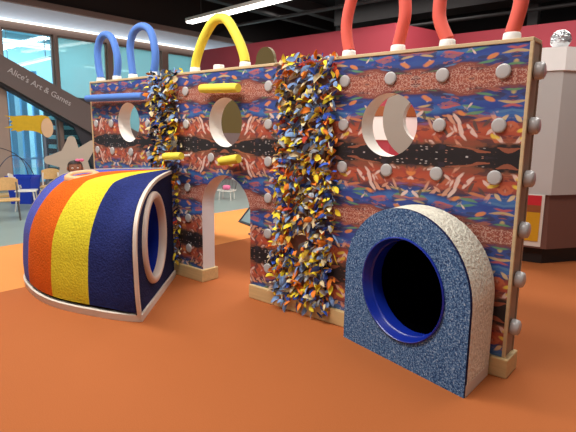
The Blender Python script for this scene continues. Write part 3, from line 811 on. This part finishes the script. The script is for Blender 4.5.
# white wire chair with a pink cushion
t = thing('wire_chair', 'small white wire chair with a pink cushion beyond the arched doorway', 'chair', (-6.95, 4.05, 0), R(30))
for x in (-.13, .13):
    for y in (-.13, .13):
        bm = NB(); sweep(bm, [(x, y, 0), (x*.9, y*.9, .20)], .010, 8); mesh('leg', bm, M['offwhite'], t)
bm = NB()
sweep(bm, spline([(-.15, -.15, .2), (.15, -.15, .2), (.15, .15, .2), (-.15, .15, .2)], 24, True), .009, 8, closed=True)
for k in range(5): sweep(bm, [(-.12+.06*k, -.14, .2), (-.12+.06*k, .14, .2)], .005, 6)
mesh('seat', bm, M['offwhite'], t)
bm = NB(); sweep(bm, spline([(-.14, .14, .2), (-.15, .18, .36), (0, .20, .44), (.15, .18, .36), (.14, .14, .2)], 24), .010, 8)
for k in range(3): sweep(bm, [(-.07+.07*k, .145, .2), (-.07+.07*k, .19, .42)], .005, 6)
mesh('backrest', bm, M['steel'], t)
bm = NB(); box(bm, -.09, .06, -.02, .1, .205, .30, .03); mesh('cushion', bm, M['pink'], t, label='pink cushion')

# left-hand furniture
def child_chair(label, loc, rz, woodm, legm, seat_h=.33, sc=1):
    t = thing('child_chair', label, 'chair', loc, rz, 'small chairs by the glazed wall'); t.scale = (sc, sc, sc)
    bm = NB(); box(bm, -.17, .17, -.17, .17, seat_h-.02, seat_h, .009); mesh('seat', bm, woodm, t, smooth=40)
    for x in (-.14, .14):
        bm = NB(); sweep(bm, [(x*1.1, -.16, 0), (x, -.12, seat_h-.02)], .014, 10); mesh('leg', bm, legm, t)
        bm = NB(); sweep(bm, spline([(x*1.1, .18, 0), (x, .14, seat_h-.04), (x, .17, .48), (x*.95, .20, .58)], 16), .013, 10); mesh('leg', bm, legm, t)
    bm = NB(); n = 10; rows = []
    for i in range(n+1):
        a = -1+2*i/n; y = .185-.03*(1-a*a)*-1
        rows.append([bm.verts.new((a*.16, y+.0, .45)), bm.verts.new((a*.165, y+.04, .66-.04*a*a)), bm.verts.new((a*.165, y+.06, .66-.04*a*a)), bm.verts.new((a*.16, y+.02, .45))])
    for i in range(n):
        for j in range(4): bm.faces.new((rows[i][j], rows[i+1][j], rows[i+1][(j+1) % 4], rows[i][(j+1) % 4]))
    bm.faces.new(rows[0]); bm.faces.new(rows[-1][::-1]); mesh('backrest', bm, woodm, t, smooth=40)
    return t
child_chair('small beech chair with grey legs at the left edge', (-7.68, .02, 0), R(70), M['chairwood'], M['steel'])
child_chair('small off-white chair beside the blue recycling bin', (-8.45, .62, 0), R(150), M['offwhite'], M['offwhite'], .36)
child_chair('small beech chair farther back, just above the striped tunnel edge', (-9.0, 1.28, 0), R(60), M['chairwood'], M['offwhite'], .34)
# recycling bin
t = thing('recycling_bin', 'blue recycling bin with a white arrow emblem near the glazed wall', 'bin', (-9.35, .93, 0), R(40))
bm = NB(); b0 = [(-.19, -.15), (.19, -.15), (.19, .15), (-.19, .15)]
lo = [bm.verts.new((x, y, 0)) for x, y in b0]; hi = [bm.verts.new((x*1.28, y*1.28, .52)) for x, y in b0]; ih = [bm.verts.new((x*1.2, y*1.2, .52)) for x, y in b0]; il = [bm.verts.new((x*.95, y*.95, .04)) for x, y in b0]
for k in range(4):
    q = (k+1) % 4
    bm.faces.new((lo[k], lo[q], hi[q], hi[k])); bm.faces.new((hi[k], hi[q], ih[q], ih[k])); bm.faces.new((ih[k], ih[q], il[q], il[k]))
bm.faces.new(lo[::-1]); bm.faces.new(il)
mesh('body', bm, M['bin'], t)
bm = NB()
for y in (-.195, .175): box(bm, -.255, .255, y, y+.02, .49, .54, .005)
for x in (-.255, .235): box(bm, x, x+.02, -.195, .195, .49, .54, .005)
mesh('rim', bm, M['bin'], t)
bm = NB()
for k in range(3):
    a0 = R(90+120*k)
    pts = [(.055*math.cos(a0+R(j)), .055*math.sin(a0+R(j))) for j in range(0, 80, 10)]; pin = [(.034*math.cos(a0+R(j)), .034*math.sin(a0+R(j))) for j in range(70, -10, -10)]
    tip = (.045*math.cos(a0+R(108)), .045*math.sin(a0+R(108)))
    o1 = (.07*math.cos(a0+R(72)), .07*math.sin(a0+R(72))); i1 = (.02*math.cos(a0+R(72)), .02*math.sin(a0+R(72)))
    plate(bm, pts+[o1, tip, i1]+pin, [], lambda a, b: (a, -.183-(b)*.08, .33+b), (0, -.006, 0), 0, 0)
mesh('emblem', bm, M['offwhite'], t, label='white three-arrow emblem')
# wire maze
t = thing('wire_sculpture', 'tall loops of thin dark wire at the left edge by the beige column', 'wire frame', (-10.68, 1.0, 0))
bm = NB()
sweep(bm, spline([(0, -.75, 0.05), (0, -.62, .75), (0, -.25, 1.02), (0, .15, .98), (0, .48, .7), (0, .62, .05)], 40), .009, 6)
mesh('wire_loop', bm, M['wire'], t); bm = NB()
sweep(bm, spline([(.1, -.3, 0.05), (.1, -.05, .62), (.1, .25, .86), (.1, .55, .62), (.1, .75, .05)], 40), .009, 6)
mesh('wire_loop', bm, M['wire'], t)
bm = NB(); box(bm, -.15, .25, -.85, .85, 0, .05, .005); mesh('base', bm, M['chairwood'], t)
# star
t = thing('star_cutout', 'large beige five-armed star cut-out standing behind the striped tunnel', 'sculpture', (-8.0, 1.28, 0), R(62))
sc_ = []; arms = [(91, .44), (178, .47), (238, .44), (312, .44), (400, .52)]
for i, (a, l) in enumerate(arms):
    ux = Vector((math.cos(R(a)), math.sin(R(a)))); vx = Vector((-ux.y, ux.x))
    for q in range(9):
        b = -90+22.5*q; p = ux*(l-.075+.075*math.cos(R(b)))+vx*.075*math.sin(R(b)); sc_.append((p.x, p.y))
    a2 = arms[(i+1) % 5][0]+(360 if i == 4 else 0); mid = (a+a2)/2; sc_.append((.25*math.cos(R(mid)), .25*math.sin(R(mid))))
bm = NB(); plate(bm, sc_, [], lambda a, b: (.0+a, -.03, .88+b), (0, .06, 0), 0, 0)
o = mesh('star', bm, M['star'], t)
bm = NB(); box(bm, -.04, .04, -.02, .02, .03, .75); mesh('post', bm, M['star'], t)
bm = NB(); box(bm, -.22, .22, -.18, .18, 0, .03, .004); mesh('base', bm, M['star'], t)
# yellow ragged board on a post
t = thing('ragged_board', 'mustard yellow ragged-edged board with a pale oval end on a grey post', 'sculpture', (-10.0, 1.60, 0), R(70))
yb = [(.17, .20), (.05, .235), (-.12, .215), (-.3, .22), (-.45, .20), (-.64, .21), (-.53, .165), (-.56, .125), (-.50, .09), (-.55, .045), (-.49, .02), (-.66, -.035), (-.5, -.05), (-.55, -.10), (-.46, -.085), (-.42, -.12), (-.3, -.085), (-.12, -.10), (-.03, -.13), (.05, -.19), (.13, -.2), (.2, -.1), (.23, .08)]
bm = NB(); plate(bm, yb, [], lambda a, b: (a, -.02, 1.48+b), (0, .04, 0), 0, 0); mesh('ragged_panel', bm, M['yhair'], t)
bm = NB(); plate(bm, [(.13+.115*math.cos(a), -.03+.20*math.sin(a)) for a in [2*PI*k/28 for k in range(28)]], [], lambda a, b: (a, -.045, 1.48+b), (0, .03, 0), 0, 0); mesh('oval_panel', bm, M['oval'], t, label='pale oval panel')
bm = NB(); sweep(bm, [(.06, .0, .02), (.06, .0, 1.35)], .035, 12); mesh('post', bm, M['post'], t)
bm = NB(); lathe(bm, [(0, .03), (.2, .03), (.22, .0), (0, 0)], 24, Matrix.Translation((.06, 0, 0))); mesh('base', bm, M['post'], t)

# ------------------------------------------------------------------ the child behind the tunnel
def person():
    t = thing('person', 'toddler with dark hair and a pink bow peeking over the striped tunnel', 'person', (-5.78, .22, 0), 0); t.scale = (1.10, 1.10, 1.10)
    face_to = Vector((.85+5.8, -3.04-.19, 0)).normalized()
    t.rotation_euler = (0, 0, math.atan2(face_to.y, face_to.x)+PI/2)   # the body is built facing -y
    V = []; E = []; Rd = []
    def v(p, r, par=None):
        V.append(p); Rd.append(r)
        if par is not None: E.append((par, len(V)-1))
        return len(V)-1
    pel = v((0, 0, .44), .082); wa = v((0, -.004, .53), .076, pel); ch = v((0, 0, .63), .080, wa); nk = v((0, .004, .715), .038, ch)
    hd0 = v((0, -.002, .765), .048, nk); hd1 = v((0, -.012, .815), .076, hd0); hd2 = v((0, .002, .875), .088, hd1); hd3 = v((0, .006, .935), .060, hd2)
    for s in (-1, 1):
        hp = v((s*.055, 0, .40), .062, pel); kn = v((s*.062, -.012, .225), .042, hp); cf = v((s*.064, .006, .14), .036, kn); an = v((s*.066, .008, .05), .026, cf)
        ft = v((s*.07, -.045, .026), .027, an); toe = v((s*.074, -.095, .022), .022, ft)
        sh = v((s*.085, 0, .655), .040, ch); el = v((s*.135, .012, .53), .029, sh); wr = v((s*.145, -.035, .425), .020, el); pm = v((s*.146, -.047, .388), .021, wr)
        for k, (ox, oy, ln) in enumerate([(-.4, -.021, .036), (.05, -.008, .041), (.1, .005, .038), (0, .017, .030)]):
            f0 = v((s*.148, -.05+oy, .365), .0075, pm); f1 = v((s*.145, -.054+oy, .365-ln*.5), .0065, f0); v((s*.138, -.056+oy, .365-ln), .0055, f1)
        th0 = v((s*.138, -.072, .39), .008, pm); v((s*.132, -.086, .372), .0065, th0)
    me = bpy.data.meshes.new('body'); me.from_pydata(V, E, []); o = bpy.data.objects.new('body', me); put(o)
    md = o.modifiers.new('s', 'SKIN'); md.use_smooth_shade = True
    o.modifiers.new('d', 'SUBSURF').levels = 2
    for i, sv in enumerate(me.skin_vertices[0].data):
        sv.radius = (Rd[i], Rd[i]); sv.use_root = (i == 0)
    bpy.context.view_layer.update()
    m2 = bpy.data.meshes.new_from_object(o.evaluated_get(bpy.context.evaluated_depsgraph_get())); bpy.data.objects.remove(o)
    m2.materials.clear(); m2.materials.append(M['skin']); m2.name = 'body'
    body = bpy.data.objects.new('body', m2); put(body, t)
    for p in m2.polygons: p.use_smooth = True
    # clothes follow the body: shells offset from the same surface
    def shell(name, test, off, mat):
        b = NB(); b.from_mesh(m2); b.normal_update()
        bmesh.ops.delete(b, geom=[f for f in b.faces if not test(f.calc_center_median())], context='FACES')
        left = set(b.faces); best = []
        while left:                                   # keep the one connected piece
            st = [left.pop()]; grp = [st[0]]
            while st:
                f = st.pop()
                for e in f.verts:
                    for g in e.link_faces:
                        if g in left: left.discard(g); st.append(g); grp.append(g)
            if len(grp) > len(best): best = grp
        keep = set(best); bmesh.ops.delete(b, geom=[f for f in b.faces if f not in keep], context='FACES')
        bmesh.ops.delete(b, geom=[q for q in b.verts if not q.link_faces], context='VERTS')
        for q in b.verts: q.co += q.normal*off
        return mesh(name, b, mat, t, smooth=80)
    shell('shirt', lambda c: .43 < c.z < .705 and not (abs(c.x) > .128 and c.z < .56), .007, M['shirt'])
    shell('trousers', lambda c: .075 < c.z < .455 and abs(c.x) < .125, .006, M['jeans'])
    for s in (-1, 1): shell('shoe', lambda c: c.z < .06 and c.x*s > 0, .006, M['pink'])
    shell('hair', lambda c: c.z > .80 and (c.y > -.004 or c.z > .90), .012, M['hair'])
    for s in (-1, 1):
        b = NB(); ball(b, (s*.030, -.083, .850), .0115, 12); ey = mesh('eye', b, M['eyewhite'], t, smooth=80)
        b = NB(); ball(b, (s*.030, -.0925, .850), .006, 10); mesh('pupil', b, M['eyedark'], ey, smooth=80)
        b = NB(); ball(b, (s*.088, .004, .838), .020, 10, (.45, .8, 1.2)); mesh('ear', b, M['skin'], t, smooth=80)
        b = NB(); sweep(b, [(s*.018, -.087, .870), (s*.031, -.090, .874), (s*.044, -.083, .870)], .003, 6); mesh('eyebrow', b, M['hair'], t)
    b = NB(); ball(b, (0, -.094, .828), .011, 10, (1, 1, 1.2)); mesh('nose', b, M['skin'], t, smooth=80)
    b = NB(); ball(b, (0, -.084, .802), .017, 12, (1, .35, .35)); mesh('mouth', b, M['lips'], t, smooth=80)
    b = NB()
    for s in (-1, 1): ball(b, (.055+s*.026, -.04, .945), .026, 12, (1, .6, .75))
    ball(b, (.055, -.045, .945), .013, 10); mesh('hair_bow', b, M['pink'], t, smooth=80)
person()

# ------------------------------------------------------------------ light
def area(loc, size, energy, color, rot=(0, 0, 0), sy=None):
    l = bpy.data.lights.new('area', 'AREA'); l.shape = 'RECTANGLE'; l.size = size; l.size_y = sy or size; l.energy = energy; l.color = color
    o = bpy.data.objects.new('room_light', l); C.objects.link(o); o.location = loc; o.rotation_euler = rot; return o
warm = (1, .965, .92)
area((-2.8, -1.8, 4.6), 5.5, 310, warm, sy=.5)
area((-1.5, -5.0, 4.6), 6.0, 50, warm, sy=.6)
area((.6, 1.2, 4.6), .5, 80, warm, sy=3)  # unseen lamp added to brighten the booth
area((-4.5, 3.6, 4.6), 5.0, 250, warm, sy=.5)
area((-7.8, -1.2, 4.6), .5, 120, warm, sy=5)
area((-1.5, 6.2, 4.9), 6.0, 300, warm, sy=.5)
area((-7.5, 9.5, 5.2), 6.0, 60, warm, sy=.5)
area((-11.7, 4.5, 3.88), .1, 9, (1, 1, 1), (0, R(118), 0), sy=14)
area((-15, 3.5, 4.5), 4.5, 900, (.80, .95, 1), sy=8)
wd = bpy.data.worlds.new('World'); S.world = wd; wd.use_nodes = True
bg = wd.node_tree.nodes['Background']; bg.inputs[0].default_value = (1, .97, .95, 1); bg.inputs[1].default_value = .22

# ------------------------------------------------------------------ camera
fw = Vector((-.64132924, .74769669, -.17218151)); rt = Vector((.75760508, .65260205, .01204605)); up = Vector((-.1213728, .12272011, .98499158))
cd = bpy.data.cameras.new('Camera'); cam = bpy.data.objects.new('Camera', cd); C.objects.link(cam)
mw = Matrix.Identity(4)
for i in range(3): mw[i][0] = rt[i]; mw[i][1] = up[i]; mw[i][2] = -fw[i]
mw[0][3], mw[1][3], mw[2][3] = .8507, -3.0442, 1.4907
cam.matrix_world = mw
cd.sensor_width = 36; cd.lens = 36*498.29/576; cd.clip_end = 100
S.camera = cam
vs = S.view_settings
vs.view_transform = 'Standard'; vs.look = 'None'; vs.exposure = 0; vs.gamma = 1; vs.use_curve_mapping = False
